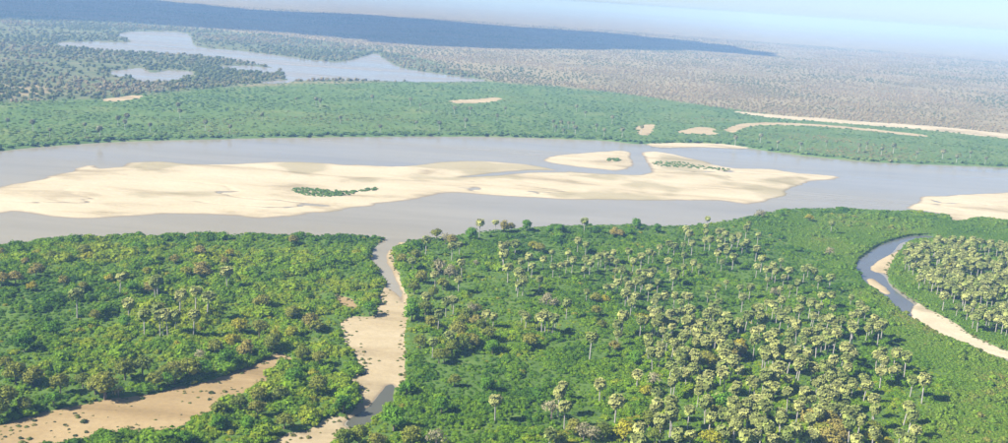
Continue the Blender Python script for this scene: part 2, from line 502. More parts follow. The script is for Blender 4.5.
def sand_sheet(name, key, mat, label, step=3.0, buffer=0.0, water=(), top=0.9, run=14.0, moss=0.0):
    poly = G[key]
    lo, hi = poly.min(0) - buffer - 8, poly.max(0) + buffer + 8
    lo, hi = np.maximum(lo, (-1500, 300)), np.minimum(hi, (1700, 5200))
    nx, ny = max(4, int((hi[0] - lo[0]) / step)), max(4, int((hi[1] - lo[1]) / step))
    gx, gy = np.meshgrid(np.linspace(lo[0], hi[0], nx), np.linspace(lo[1], hi[1], ny))
    P = np.stack([gx.ravel(), gy.ravel()], 1)
    own = sdist(P, poly) + buffer + ((fbm(P, 14, 41, 3) - 0.5) * 5 + (fbm(P * np.array([.45, 1.0]), 34, 42, 3) - 0.5) * (14 if step > 2 else 3)) * (1 if buffer == 0 else 0)
    d = own.copy()
    if buffer > 0:
        d = np.where(own > -2, 30.0, -10.0)
    for w in water:
        d = np.minimum(d, -sdist(P, G[w]) + (fbm(P, 16, 43, 3) - 0.5) * 4)
    h = top * np.tanh(d / run)
    rel = sstep(0, 25, d)
    h = h + rel * (fbm(P * np.array([.5, 1.0]), 45, 47, 4) - 0.52) * 1.5 + (fbm(P, 9, 51, 2) - 0.5) * 0.14
    if step > 2 and buffer == 0:
        run_ = np.abs(fbm(P * np.array([.38, 1.0]), 52, 57, 4) - 0.5)
        h = h - rel * 0.8 * (1 - sstep(0.0, 0.045, run_)) * sstep(.36, .52, fbm(P, 160, 59, 2))
        h = h + 0.10 * np.round(fbm(P * np.array([.4, 1.0]), 70, 63, 3) * 9) / 9 * 2
    if not water and buffer > 0:
        h = np.maximum(h, 0.35)
    h = np.maximum(h, -1.2)
    keep = own > -6
    F = grid_faces(ny, nx)
    F = F[keep[F].all(1)]
    used = np.unique(F)
    remap = -np.ones(len(P), int)
    remap[used] = np.arange(len(used))
    msk = sstep(0.55, 0.68, fbm(P, 90, 61, 4)) * moss
    o = grid_mesh(name, np.column_stack([P, h])[used], remap[F], mat, {'moss': msk[used]})
    return structure(o, label)


sand_sheet('sandbar', 'bar_main', M_sand, 'long pale sandbar in the middle of the river', 2.6, water=('bar_pool',), moss=0.5, run=17)
sand_sheet('sandbar', 'bar_small', M_sand, 'small triangular sandbar beyond the long one', 2.6, moss=0.3)
sand_sheet('sandbar', 'bar_right', M_sand, 'pale sandbar at the near bank by the creek bend', 2.6)
sand_sheet('sand_bed', 'creek', M_sand_creek, 'sandy bed of the creek between the two thickets', 1.6, 7, ('creek_water', 'creek_pool', 'river'), moss=0.1, run=5)
sand_sheet('sand_bed', 'channel_left', M_sand_dry, 'brown dry sandy channel dotted with small shrubs', 1.8, 6, moss=0.25)
sand_sheet('sand_patch', 'sand_patch', M_sand_dry, 'small bare sand patch beside the creek', 1.5, 6)
sand_sheet('sand_spit', 'sand_spit', M_sand_creek, 'curved sand spit inside the creek bend', 1.4, run=4)
sand_sheet('sand_islet', 'sand_islet', M_sand_creek, 'narrow sand islet at the outer side of the creek bend', 1.2, run=3)
sand_sheet('sand_bed', 'sand_bend', M_sand, 'long pale sand bed below the creek bend', 1.6, run=4)
sand_sheet('river_beach', 'far_shore_sand', M_sand, 'thin sand beach on the far bank', 3.0, 5, run=6)
for k, lab in (('far_sand_a', 'thin pale sand strip in the green far bank'), ('far_sand_b', 'short sand strip below the trees by the lake'), ('far_sand_c', 'rounded sand patch near the far bank beach'),
               ('far_sand_d', 'curved sandy track through the far bank green'), ('far_sand_e', 'long sandy streak along the edge of the brown woodland'),
               ('far_sand_g', 'small sand bank by the far shore bushes')):
    sand_sheet('sand_strip', k, M_sand if k == 'far_sand_e' else M_sand_creek, lab, 5.0, 10, top=1.4)

# ------------------------------------------------------------------ foliage prototypes


def ico(sub):
    bm = bmesh.new()
    bmesh.ops.create_icosphere(bm, subdivisions=sub, radius=1)
    V = np.array([v.co[:] for v in bm.verts])
    F = np.array([[v.index for v in f.verts] for f in bm.faces])
    bm.free()
    return V, F


ICO1, ICO2, ICO3 = ico(1), ico(2), ico(3)


def leaf_cloud(g, centers, radii, n, size, squash=0.8, jitter=0.25):
    """n bent leaf sprays (two triangles each) spread over a set of lobes."""
    C = np.array(centers, float)
    Rr = np.array(radii, float)
    w = Rr ** 2
    w = w / w.sum()
    V, F = [], []
    for _ in range(n):
        k = g.choice(len(C), p=w)
        d = g.normal(size=3)
        d /= np.linalg.norm(d)
        if d[2] < -0.35:
            d[2] *= -1
        p = C[k] + d * Rr[k] * np.array([1, 1, squash]) * (1 + g.normal() * jitter * 0.5)
        nrm = d + g.normal(size=3) * 0.55 + np.array([0, 0, 0.25])
        nrm /= np.linalg.norm(nrm)
        u = np.cross(nrm, g.normal(size=3))
        u /= np.linalg.norm(u) + 1e-9
        v = np.cross(nrm, u)
        s = size * g.uniform(0.6, 1.35)
        b = len(V)
        V += [p - u * s * 0.6, p + v * s * 0.45 + nrm * s * 0.18, p + u * s * 0.6, p - v * s * 0.45 + nrm * s * 0.18]
        F += [(b, b + 1, b + 3), (b + 1, b + 2, b + 3)]
    return V, F


def lobes_core(g, centers, radii, base, squash=0.8, shrink=0.86, rough=0.16):
    V, F = [], []
    bv, bf = base
    for c, r in zip(centers, radii):
        o = len(V)
        n = 1 + g.normal(size=len(bv)) * rough
        for d, k in zip(bv, n):
            V.append(np.array(c) + d * r * shrink * k * np.array([1, 1, squash]))
        F += [tuple(int(i) + o for i in f) for f in bf]
    return V, F


def join(*parts):
    V, F = [], []
    for v, f in parts:
        o = len(V)
        V += list(v)
        F += [tuple(i + o for i in t) for t in f]
    return V, F


def make_bush(g, lobes=4, n=110, size=0.20, low=False, base=ICO2):
    """Bush of unit height standing on z = 0, about two units wide."""
    cs, rs = [(0, 0, 0.45)], [0.55]
    for k in range(lobes):
        a = k / lobes * 2 * math.pi + g.uniform(-.5, .5)
        q = g.uniform(0.35, 0.62)
        cs.append((math.cos(a) * q, math.sin(a) * q, g.uniform(0.22, 0.5)))
        rs.append(g.uniform(0.34, 0.5))
    return join(lobes_core(g, cs, rs, base), leaf_cloud(g, cs, rs, n, size))


def make_far_bush(g):
    cs, rs = [(0, 0, 0.4)], [0.6]
    for k in range(2):
        a = g.uniform(0, 6.28)
        cs.append((math.cos(a) * .45, math.sin(a) * .45, g.uniform(.25, .5)))
        rs.append(g.uniform(.35, .5))
    return join(lobes_core(g, cs, rs, ICO1, rough=0.2, shrink=1), leaf_cloud(g, cs, rs, 24, 0.3))


def scatter(name, label, protos, mat, P, scl, rot, pick, tint, cat=None, mats=None):
    """ONE object: its own mesh holds the plants' shapes and the points where they grow; nodes put a plant on each point."""
    V, F, tag_, mi = [], [], [], []
    for k, (v, f) in enumerate(protos):
        o = len(V)
        V += list(v)
        tag_ += [k] * len(v)
        F += [tuple(i + o for i in t) for t in f]
        mi += [0] * len(f)
    nproto = len(V)
    V = np.vstack([np.array(V), P])
    me = bpy.data.meshes.new(name)
    me.from_pydata(V.tolist(), [], F)
    n = len(V)

    def put(nm, tp, val, key='value'):
        a = me.attributes.new(nm, tp, 'POINT')
        a.data.foreach_set(key, np.ascontiguousarray(val).ravel())
    full = np.full(n, -1, np.int32)
    full[:nproto] = tag_
    put('proto', 'INT', full)
    s3 = np.ones((n, 3), np.float32)
    s3[nproto:] = scl
    put('scl', 'FLOAT_VECTOR', s3, 'vector')
    r3 = np.zeros((n, 3), np.float32)
    r3[nproto:, 2] = rot
    put('rot', 'FLOAT_VECTOR', r3, 'vector')
    pk = np.zeros(n, np.int32)
    pk[nproto:] = pick
    put('pick', 'INT', pk)
    tt = np.zeros(n, np.float32)
    tt[nproto:] = tint
    put('tint', 'FLOAT', tt)
    me.materials.append(mat)
    o = bpy.data.objects.new(name, me)
    COL.objects.link(o)
    ng = bpy.data.node_groups.new(name + '_growth', 'GeometryNodeTree')
    ng.interface.new_socket('Geometry', in_out='INPUT', socket_type='NodeSocketGeometry')
    ng.interface.new_socket('Geometry', in_out='OUTPUT', socket_type='NodeSocketGeometry')
    gi, go = ng.nodes.new('NodeGroupInput'), ng.nodes.new('NodeGroupOutput')

    def named(nm, tp):
        a = ng.nodes.new('GeometryNodeInputNamedAttribute')
        a.data_type = tp
        a.inputs['Name'].default_value = nm
        return a.outputs['Attribute']

    def sep(k):
        c = ng.nodes.new('FunctionNodeCompare')
        c.data_type = 'INT'
        c.operation = 'EQUAL'
        ia = [s for s in c.inputs if s.enabled and s.name == 'A'][0]
        ib = [s for s in c.inputs if s.enabled and s.name == 'B'][0]
        ng.links.new(named('proto', 'INT'), ia)
        ib.default_value = k
        s = ng.nodes.new('GeometryNodeSeparateGeometry')
        s.domain = 'POINT'
        ng.links.new(gi.outputs[0], s.inputs['Geometry'])
        ng.links.new(c.outputs['Result'], s.inputs['Selection'])
        return s.outputs['Selection']
    jn = ng.nodes.new('GeometryNodeJoinGeometry')
    for k in range(len(protos)):
        g2 = ng.nodes.new('GeometryNodeGeometryToInstance')
        ng.links.new(sep(k), g2.inputs[0])
        ng.links.new(g2.outputs[0], jn.inputs[0])
    ip = ng.nodes.new('GeometryNodeInstanceOnPoints')
    ng.links.new(sep(-1), ip.inputs['Points'])
    ng.links.new(jn.outputs[0], ip.inputs['Instance'])
    ip.inputs['Pick Instance'].default_value = True
    ng.links.new(named('pick', 'INT'), ip.inputs['Instance Index'])
    ng.links.new(named('rot', 'FLOAT_VECTOR'), ip.inputs['Rotation'])
    ng.links.new(named('scl', 'FLOAT_VECTOR'), ip.inputs['Scale'])
    ng.links.new(ip.outputs[0], go.inputs[0])
    md = o.modifiers.new('growth', 'NODES')
    md.node_group = ng
    o['kind'] = 'stuff'
    o['label'] = label
    if cat:
        o['category'] = cat
    return o


def fan_points(r0, r1, a0, a1, spacing, grow=0.0):
    """Jittered points over a ring sector round the flight position; spacing may grow with distance."""
    out = []
    r = r0
    while r < r1:
        s = spacing + grow * max(r - r0, 0)
        n = max(1, int((a1 - a0) * r / s))
        a = a0 + (np.arange(n) + rng.uniform(0, 1, n)) * (a1 - a0) / n
        q = r + rng.uniform(-.5, .5, n) * s
        out.append(np.stack([q * np.sin(a), q * np.cos(a)], 1))
        r += s
    return np.vstack(out)


def near_ground_z(P):
    return 1.9 + (fbm(P, 60, 3) - 0.5) * 1.2


# ------------------------------------------------------------------ thicket on the near bank
g0 = np.random.default_rng(3)
BUSH = [make_bush(g0, 4, 120, 0.20) for _ in range(5)]
LOWB = [make_bush(g0, 3, 70, 0.28) for _ in range(4)]
FARB = [make_far_bush(g0) for _ in range(4)]

P = fan_points(400, 1480, R(-37), R(37), 3.7)
sdl = land_sd(P)
P, sdl = P[sdl > 1.2], sdl[sdl > 1.2]
me_in = sdist(P, G['meadow'], 30) + (fbm(P, 40, 71) - .5) * 30
riv = -sdist(P, G['river'])
nearside = (P[:, 1] < 1330) & (sdist(P, G['green_far'], 60) < -50)
P, sdl, me_in = P[nearside], sdl[nearside], me_in[nearside]
mead = me_in > 0
edge = sstep(0, 9, sdl)
Pt, et = P[~mead], edge[~mead]
big = fbm(Pt, 55, 81, 3)
mid = vnoise(Pt, 14, 83)
hgt = (1.0 + 4.2 * sstep(0.38, 0.72, 0.45 * big + 0.55 * mid) + rng.uniform(-.6, 1.4, len(Pt))) * (0.55 + 0.45 * et) * (.9 - .20 * sstep(-110, -40, Pt[:, 0]))
tall = rng.uniform(size=len(Pt)) < np.where(Pt[:, 0] > -60, .03, .05)
hgt = np.where(tall, hgt * 1.4 + 1.2, hgt)
wid = hgt * rng.uniform(0.62, 0.9, len(Pt)) * np.where(tall, 1.25, 1.0) + 0.9
tint = np.clip(0.42 + (fbm(Pt, 120, 91, 3) - .5) * 1.1 + (vnoise(Pt, 11, 93) - .5) * .45 + rng.normal(0, 0.13, len(Pt)), 0, 1)
tint = np.where(rng.uniform(size=len(Pt)) < 0.015, 0.95, np.minimum(tint, 0.86))
zz = near_ground_z(Pt) - 0.25
scatter('thicket', 'dense green bush thicket covering the near bank around the palms', BUSH, M_thick, np.column_stack([Pt, zz]),
        np.column_stack([wid, wid, hgt]), rng.uniform(0, 6.28, len(Pt)), rng.integers(0, 5, len(Pt)), tint, 'thicket')
Pm, em = P[mead], edge[mead]
extra = fan_points(480, 1480, R(-2), R(37), 2.6)
ex_sd = land_sd(extra)
ok = (ex_sd > 1) & (sdist(extra, G['meadow'], 30) + (fbm(extra, 40, 71) - .5) * 30 > 0) & (extra[:, 1] < 1330)
Pm = np.vstack([Pm, extra[ok]])
em = np.concatenate([em, sstep(0, 9, ex_sd[ok])])
hm = (0.9 + 1.5 * fbm(Pm, 30, 95, 3) + rng.uniform(-.2, .6, len(Pm)) ** 2) * (0.8 + .2 * em)
hm = np.where((rng.uniform(size=len(Pm)) < .05 * (fbm(Pm, 50, 99) > .45)), hm * rng.uniform(1.6, 2.8, len(Pm)), hm)
wm = hm * 0.8 + 0.8
tm = np.clip(0.45 + (fbm(Pm, 70, 97, 3) - .5) * 1.3 + rng.normal(0, .13, len(Pm)), 0, 1)
scatter('ground_cover', 'low even green scrub beside the right creek bend', LOWB, M_meadow, np.column_stack([Pm, near_ground_z(Pm) - .2]),
        np.column_stack([wm, wm, hm]), rng.uniform(0, 6.28, len(Pm)), rng.integers(0, 4, len(Pm)), tm, 'scrub')

# low growth creeping over the banks and onto the sand
P = fan_points(420, 1150, R(-34), R(34), 3.0)
s_ = land_sd(P)
wet = np.maximum.reduce([sdist(P, G[k]) for k in ('creek_water', 'creek_pool', 'bend_water', 'river')])
k_ = (s_ > np.where(P[:, 0] < -75, -9, -4)) & (s_ < 1.4) & (wet < -1.5) & (rng.uniform(size=len(P)) < np.clip(.75 + s_ * .085, 0.03, 1) * .75)
ch = (sdist(P, G['channel_left']) > 5) & (fbm(P, 16, 131, 3) > .55) & (rng.uniform(size=len(P)) < .34)
P = P[k_ | ch]
h = rng.uniform(.35, 1.0, len(P)) * rng.choice([1, 1, 1.7], len(P))
scatter('bank_fringe', 'low olive scrub and grass along the sandy banks', LOWB, mat_leaf('fringe_leaves', [(0, (.09, .13, .03)), (.5, (.15, .18, .04)), (1, (.24, .21, .08))], True, .25), np.column_stack([P, np.full(len(P), .5)]),
        np.column_stack([h + .5, h + .5, h]), rng.uniform(0, 6.28, len(P)), rng.integers(0, 4, len(P)), rng.uniform(0, 1, len(P)), 'scrub')

# ------------------------------------------------------------------ far bank scrub, lake woodland, dry woodland
P = fan_points(1200, 3400, R(-36), R(36), 6.2, 0.004)
s_ = land_sd(P)
k_ = (s_ > 5) & (sdist(P, G['green_far'], 100) + (fbm(P, 160, 31) - 0.5) * 60 > -25) & (P[:, 1] > 1000)
P, s_ = P[k_], s_[k_]
h = 0.6 + 0.8 * fbm(P, 90, 101, 3) + rng.uniform(0, 1, len(P)) ** 6 * 2.2
shore = (s_ < 22) & (-sdist(P, G['river']) < 26)
h = np.where(shore, h + rng.uniform(0.5, 4.0, len(P)), h)
w = h * .9 + 2.6
t_ = np.clip(.45 + (fbm(P, 220, 103, 3) - .5) * 1.3 + rng.normal(0, .08, len(P)) - .25 * shore + .28 * sstep(250, 500, P[:, 0]) * sstep(.4, .55, fbm(P, 120, 105, 2)), 0, 1)
scatter('far_bank_scrub', 'flat hazy green scrub along the far bank', FARB, M_farbush, np.column_stack([P, np.full(len(P), 1.6)]),
        np.column_stack([w, w, h]), rng.uniform(0, 6.28, len(P)), rng.integers(0, 4, len(P)), t_, 'scrub')

P = fan_points(1800, 9500, R(-36), R(34), 10.5, 0.0038)
s_ = land_sd(P)
sgn = sdist(P, G['green_far'], 400) + (fbm(P, 160, 31) - 0.5) * 60
swl = sdist(P, G['wood_left'], 400) + (fbm(P, 200, 33) - 0.5) * 160
left = swl > 0
dens = fbm(P, 260, 111, 4)
keep = (s_ > 2) & (sgn < -10) & (rng.uniform(size=len(P)) < np.where(left, 0.38 + 1.6 * (dens - .4), 0.68 + 1.8 * (dens - .5)))
P, left, s_ = P[keep], left[keep], s_[keep]
d_ = np.hypot(P[:, 0], P[:, 1])
h = np.where(left, rng.uniform(4, 9, len(P)), rng.uniform(3, 5.5, len(P))) + (d_ - 2300) * 0.0004
w = h * rng.uniform(.65, 1.0, len(P))
gp = fbm(P, 420, 113, 3)
t_ = np.where(left, np.clip(.5 + rng.normal(0, .12, len(P)) + (gp - .5) * .9, 0.33, .85), np.clip(.84 - (gp - .45) * 1.5 + rng.normal(0, .12, len(P)), 0.38, 1))
zz = 1.4 + (fbm(P, 700, 9, 4) - 0.5) * 14 * sstep(3600, 6000, P[:, 1]) + sstep(8000, 30000, d_) * (fbm(P, 5000, 21, 3) - 0.45) * 60
scatter('distant_woodland', 'hazy woodland of green and brown trees beyond the far bank', FARB, M_farwood, np.column_stack([P, zz]),
        np.column_stack([w, w, h]), rng.uniform(0, 6.28, len(P)), rng.integers(0, 4, len(P)), t_, 'woodland')

# low green patches growing on the sandbars
for key, lab, dn in (('bar_green', 'dark green scrub strip on the long sandbar', 3.0), ('bar_green_b', 'small green tuft on the triangular sandbar', 3.2), ('bar_green_c', 'thin green scrub along the sandbar top', 5.0)):
    po = G[key]
    lo, hi = po.min(0), po.max(0)
    n = int((hi[0] - lo[0]) * (hi[1] - lo[1]) / dn ** 2)
    P = rng.uniform(lo, hi, (n, 2))
    P = P[sdist(P, po) > 0.5]
    h = rng.uniform(.7, 2.2, len(P))
    scatter('sandbar_scrub', lab, FARB, M_farbush, np.column_stack([P, np.full(len(P), .55)]), np.column_stack([h * 1.1 + .6, h * 1.1 + .6, h]),
            rng.uniform(0, 6.28, len(P)), rng.integers(0, 4, len(P)), rng.uniform(.2, .8, len(P)), 'scrub')

# ------------------------------------------------------------------ palms


def tube(path, radii, sides=7):
    V, F = [], []
    for (x, y, z_), r in zip(path, radii):
        for k in range(sides):
            a = k / sides * 2 * math.pi
            V.append((x + math.cos(a) * r, y + math.sin(a) * r, z_))
    for i in range(len(path) - 1):
        for k in range(sides):
            a, b = i * sides + k, i * sides + (k + 1) % sides
            F.append((a, b, b + sides, a + sides))
    F.append(tuple(range((len(path) - 1) * sides, len(path) * sides)))
    return V, F


def fan_leaf(V, F, g, origin, d, petiole, r):
    """One fan leaf: a stalk and a pleated half-round blade."""
    d = d / np.linalg.norm(d)
    side = np.cross(d, [0, 0, 1.0])
    side = side / (np.linalg.norm(side) + 1e-6)
    up = np.cross(side, d)
    tw = g.uniform(-.5, .5)
    side, up = side * math.cos(tw) + up * math.sin(tw), up * math.cos(tw) - side * math.sin(tw)
    hub = origin + d * petiole
    stalk, dn = side, np.array([0, 0, -1.0]) - d * -d[2]
    if np.linalg.norm(dn) < .2:
        dn = side
    dn = dn / np.linalg.norm(dn)
    d = d * .5 + dn * .85                      # the blade droops from the end of its stalk and faces outwards
    d = d / np.linalg.norm(d)
    up = np.cross(side, d)
    b = len(V)
    V += [origin - side * .06, origin + side * .06, hub]
    F.append((b, b + 1, b + 2))
    c = len(V)
    V.append(hub)
    m = 9
    for i in range(m):
        a = (i / (m - 1) - .5) * R(250)
        rr = r * (1 - .12 * abs(i / (m - 1) - .5) * 2) * (1.0 if i % 2 == 0 else .8)
        V.append(hub + d * math.cos(a) * rr + side * math.sin(a) * rr + up * ((.14 if i % 2 else -.10) * r - .22 * r * (math.cos(a) > .3)))
    for i in range(m - 1):
        F.append((c, c + 1 + i, c + 2 + i))


def palm_meshes(seed):
    g = np.random.default_rng(seed)
    H = 12.5
    bend = g.uniform(-.5, .5, 2)
    zs = np.array([-1.2, 0, 2, 5, 7.5, 10, 12.2])
    path = [(bend[0] * (q / H) ** 2 * 1.2 if q > 0 else 0, bend[1] * (q / H) ** 2 * 1.2 if q > 0 else 0, q) for q in zs]
    tr = tube(path, [.42, .40, .31, .28, .34, .27, .24])
    top = np.array([path[-1][0], path[-1][1], H])
    V, F = [], []
    n = 42
    for k in range(n):
        e = math.asin(np.clip(-.62 + 1.58 * (k + .5) / n, -1, 1)) + g.normal() * .08
        a = k * 2.399963 + g.uniform(-.3, .3)
        fan_leaf(V, F, g, top, np.array([math.cos(a) * math.cos(e), math.sin(a) * math.cos(e), math.sin(e)]), g.uniform(1.6, 3.2), g.uniform(1.6, 2.3))
    cr = join(lobes_core(g, [top + np.array([0, 0, .1])], [1.6], ICO1, .9, 1.0, .2), (V, F))
    V2, F2 = [], []
    for k in range(16):
        a = k * 2.399963
        e = R(g.uniform(-80, -35))
        fan_leaf(V2, F2, g, top - np.array([0, 0, .3]), np.array([math.cos(a) * math.cos(e), math.sin(a) * math.cos(e), math.sin(e)]), g.uniform(1.0, 1.9), g.uniform(1.0, 1.4))
    return tr, cr, (V2, F2), top


def to_mesh(name, vf, mat, smooth=False):
    me = bpy.data.meshes.new(name)
    me.from_pydata([tuple(float(q) for q in v) for v in vf[0]], [], [tuple(f) for f in vf[1]])
    me.materials.append(mat)
    if smooth:
        me.polygons.foreach_set('use_smooth', np.ones(len(me.polygons), bool))
    return me


PALM_RAW = [palm_meshes(s) for s in range(5)]
PALMS = [(to_mesh('palm_trunk_shape', a, M_trunk, True), to_mesh('palm_crown_shape', b, M_palm), to_mesh('palm_skirt_shape', c, M_skirt)) for a, b, c, _ in PALM_RAW]


def child(name, me, parent):
    o = bpy.data.objects.new(name, me)
    COL.objects.link(o)
    o.parent = parent
    return o


def tile(x0, y0, s, pts):
    return [(x0 + a / s, y0 + b / s) for a, b in pts]


# crown centres read off the photograph
CR = []
CR += tile(400, 220, 6.3, [(165, 125), (330, 165), (378, 150), (85, 250), (395, 265), (372, 375), (225, 345), (505, 15), (603, 12), (655, 160), (685, 150), (728, 150), (655, 215), (685, 295), (765, 240), (835, 265), (905, 230),
                           (960, 190), (970, 265), (740, 330), (780, 370), (745, 405), (882, 340), (815, 220)])
CR += tile(540, 220, 6.3, [(283, 2), (240, 150), (290, 165), (180, 180), (40, 230), (170, 240), (130, 275), (205, 265), (285, 245), (285, 285), (320, 240), (345, 190), (390, 190), (420, 195), (465, 185), (370, 235), (415, 245),
                           (445, 225), (565, 180), (690, 195), (715, 200), (640, 235), (755, 145), (770, 140), (815, 140), (850, 145), (920, 60), (940, 100), (485, 250), (480, 280), (515, 310), (545, 335),
                           (570, 315), (590, 260), (625, 300), (650, 350), (690, 290), (720, 290), (665, 320), (700, 345), (605, 380), (640, 375), (690, 400), (745, 385), (420, 390), (455, 400), (490, 400), (300, 400),
                           (560, 410), (810, 250), (830, 290), (850, 300), (910, 270), (845, 330)])
CR += tile(680, 210, 6.3, [(175, 40), (165, 80), (165, 130), (40, 120), (60, 150), (25, 200), (80, 210), (160, 190), (190, 200), (270, 110), (240, 140), (290, 140), (330, 170), (250, 190), (290, 195), (330, 210), (250, 225),
                           (300, 250), (340, 280), (240, 280), (270, 280), (435, 70), (420, 110), (380, 125), (370, 160), (425, 185), (400, 190), (495, 140), (485, 235), (30, 260), (85, 310), (125, 325), (25, 345),
                           (490, 325), (515, 325), (550, 365), (590, 345), (640, 300), (650, 330), (605, 390), (690, 360), (660, 385), (560, 400), (300, 410), (960, 65), (815, 330), (785, 385), (850, 365), (835, 345),
                           (950, 415), (880, 410)])
CR += tile(540, 290, 6.3, [(175, 60), (545, 10), (590, 55), (605, 40), (575, 100), (525, 165), (490, 215), (495, 275), (640, 185), (660, 190), (680, 295), (325, 300), (40, 150), (20, 170), (60, 170), (85, 185), (100, 170),
                           (740, 20), (720, 60), (760, 100), (700, 90), (790, 40), (850, 30), (890, 60), (870, 110), (940, 40), (960, 90), (820, 130), (900, 130), (960, 170), (720, 150), (750, 170), (800, 190), (840, 190),
                           (920, 190), (930, 220), (780, 250), (800, 290), (830, 230), (890, 300), (910, 270), (985, 280), (980, 320), (730, 210), (760, 210), (690, 370), (720, 390), (760, 390), (755, 350), (690, 330), (840, 330)])
CR += tile(680, 280, 6.3, [(235, 30), (180, 60), (380, 30), (400, 90), (555, 105), (650, 100), (640, 15), (700, 15), (745, 20), (900, 75), (955, 75), (210, 140), (200, 180), (180, 210), (220, 210), (60, 190), (420, 220),
                           (375, 270), (295, 210), (310, 245), (260, 270), (60, 250), (120, 270), (180, 270), (110, 310), (30, 320), (100, 365), (180, 330), (230, 350), (180, 380), (260, 380), (300, 410), (470, 320),
                           (475, 370), (540, 250), (635, 220), (690, 250), (710, 255), (745, 280), (770, 350), (790, 390), (580, 360), (600, 410), (690, 400), (500, 300), (460, 190), (500, 180), (820, 165), (860, 150),
                           (850, 190), (880, 180), (970, 145), (970, 190), (890, 240), (930, 240), (975, 260), (890, 290), (930, 330), (980, 310), (900, 370), (870, 390), (940, 370), (850, 320)])
CR += tile(820, 280, 6.3, [(200, 90), (255, 150), (290, 180), (95, 195), (200, 215), (250, 200), (140, 250), (200, 270), (220, 290), (320, 270), (300, 300), (380, 290), (400, 270), (340, 245), (60, 320), (100, 340), (200, 300)])
CR += tile(680, 345, 6.3, [(70, 90), (130, 100), (190, 200), (180, 245), (280, 65), (290, 100), (330, 95), (265, 165), (300, 180), (370, 145), (360, 250), (440, 230), (480, 225), (440, 370), (480, 350), (410, 390),
                           (570, 20), (545, 60), (600, 70), (530, 40), (690, 60), (730, 30), (800, 50), (640, 20), (760, 100), (740, 120), (840, 130), (860, 150), (920, 130), (950, 120), (970, 190), (990, 170),
                           (550, 180), (590, 140), (640, 140), (530, 200), (600, 180), (680, 210), (690, 290), (560, 250), (600, 260), (570, 310), (610, 220), (780, 290), (830, 310), (830, 340), (870, 240), (900, 220), (910, 300),
                           (950, 310), (930, 280)])
CR += tile(680, 373, 6.3, [(490, 290), (520, 310), (640, 250), (640, 290), (350, 330), (495, 395), (580, 410), (640, 405), (740, 350), (70, 385), (840, 375), (60, 230)])
CR += tile(820, 345, 6.3, [(205, 50), (165, 80), (190, 20), (365, 60), (400, 40), (475, 40), (550, 75), (400, 90), (395, 160), (460, 160), (500, 145), (585, 215), (665, 220), (275, 205), (290, 250), (60, 120), (75, 195), (120, 170),
                           (150, 200), (40, 290), (80, 300), (155, 290), (350, 340), (345, 400)])
CR += tile(820, 373, 6.3, [(225, 235), (250, 290), (200, 310), (545, 210), (570, 260), (510, 380), (600, 360), (230, 410), (560, 420), (60, 250)])
CR += tile(540, 373, 6.3, [(140, 75), (125, 120), (165, 210), (385, 70), (485, 180), (620, 10), (735, 195), (830, 50), (735, 120), (820, 170), (835, 235), (840, 270), (935, 215), (955, 230), (625, 350), (760, 320), (770, 290),
                           (870, 390), (950, 385), (620, 425), (60, 380)])
CR += tile(400, 290, 6.3, [(160, 40), (295, 70), (340, 60), (245, 150), (315, 285), (210, 320), (545, 150), (590, 165), (770, 130), (795, 165), (870, 170), (910, 150)])
CR += [(496.5, 399)]
CR += tile(60, 250, 6.3, [(105, 280), (375, 170), (435, 335), (615, 190), (600, 205), (755, 280), (855, 260), (925, 295), (610, 355), (530, 410), (630, 410), (650, 400), (680, 410), (735, 410), (840, 410)]) + [(227.5, 271), (177, 318)]
CR += tile(848, 260, 6.3, [(460, 95), (575, 125), (610, 100), (605, 215), (695, 270), (985, 260), (800, 330), (790, 240), (760, 290), (850, 300), (905, 310), (830, 350), (980, 380)])
dense_px = np.array([(655, 292), (720, 284), (800, 278), (850, 292), (885, 330), (925, 385), (905, 436), (700, 436), (680, 380), (645, 330)], float)
cand = rng.uniform((640, 275), (930, 440), (420, 2))
cand = cand[inside(cand, dense_px) & (fbm(cand, 40, 311, 2) > .52)]
CR += [tuple(c) for c in cand if all((c[0] - q[0]) ** 2 + ((c[1] - q[1]) * 1.2) ** 2 > 36 for q in CR)]
CR = [c for i, c in enumerate(CR) if all((c[0] - q[0]) ** 2 + (c[1] - q[1]) ** 2 > 9.0 for q in CR[:i])]

# palms of the grove inside the creek bend, and slim palms scattered over the far bank
grove_px = [(903, 248), (922, 243), (950, 240), (1008, 240), (1060, 244), (1060, 335), (1008, 326), (990, 322), (975, 316), (962, 298), (945, 288), (925, 280), (918, 268), (906, 262)]
gp_poly = np.array([at(x, y, 12.5)[:2] for x, y in grove_px])
GROVE = []
lo, hi = gp_poly.min(0), gp_poly.max(0)
tries = rng.uniform(lo, hi, (5000, 2))
tries = tries[(sdist(tries, gp_poly) > 0) & (fbm(tries, 26, 301, 2) > .36)]
near_pts = [at(x, y, 12.5)[:2] for x, y in CR if x > 890 and y < 330]
for q in tries:
    if all((q[0] - e[0]) ** 2 + (q[1] - e[1]) ** 2 > (5.2 + 2.6 * random.random()) ** 2 for e in GROVE + near_pts):
        GROVE.append(q)
FAR_PX = [(8, 120), (33, 127), (50, 131), (85, 126), (118, 121), (125, 125), (127, 119), (178, 107), (180, 112), (100, 134), (150, 126), (205, 124), (296, 98), (316, 100), (320, 101), (372, 98),
          (410, 100), (416, 122), (420, 104), (439, 124), (454, 108), (465, 123), (470, 110), (497, 115), (505, 107), (545, 104), (553, 121), (555, 127), (561, 122), (563, 129), (568, 123), (573, 122), (575, 128),
          (576, 107), (585, 112), (596, 125), (612, 118), (641, 127), (604, 131), (622, 132), (826, 141), (858, 146), (881, 149), (893, 147), (916, 152), (942, 154), (956, 157), (970, 153), (777, 142), (800, 146),
          (735, 139), (760, 137), (985, 158), (866, 143), (340, 118), (380, 128), (262, 116), (230, 128)]



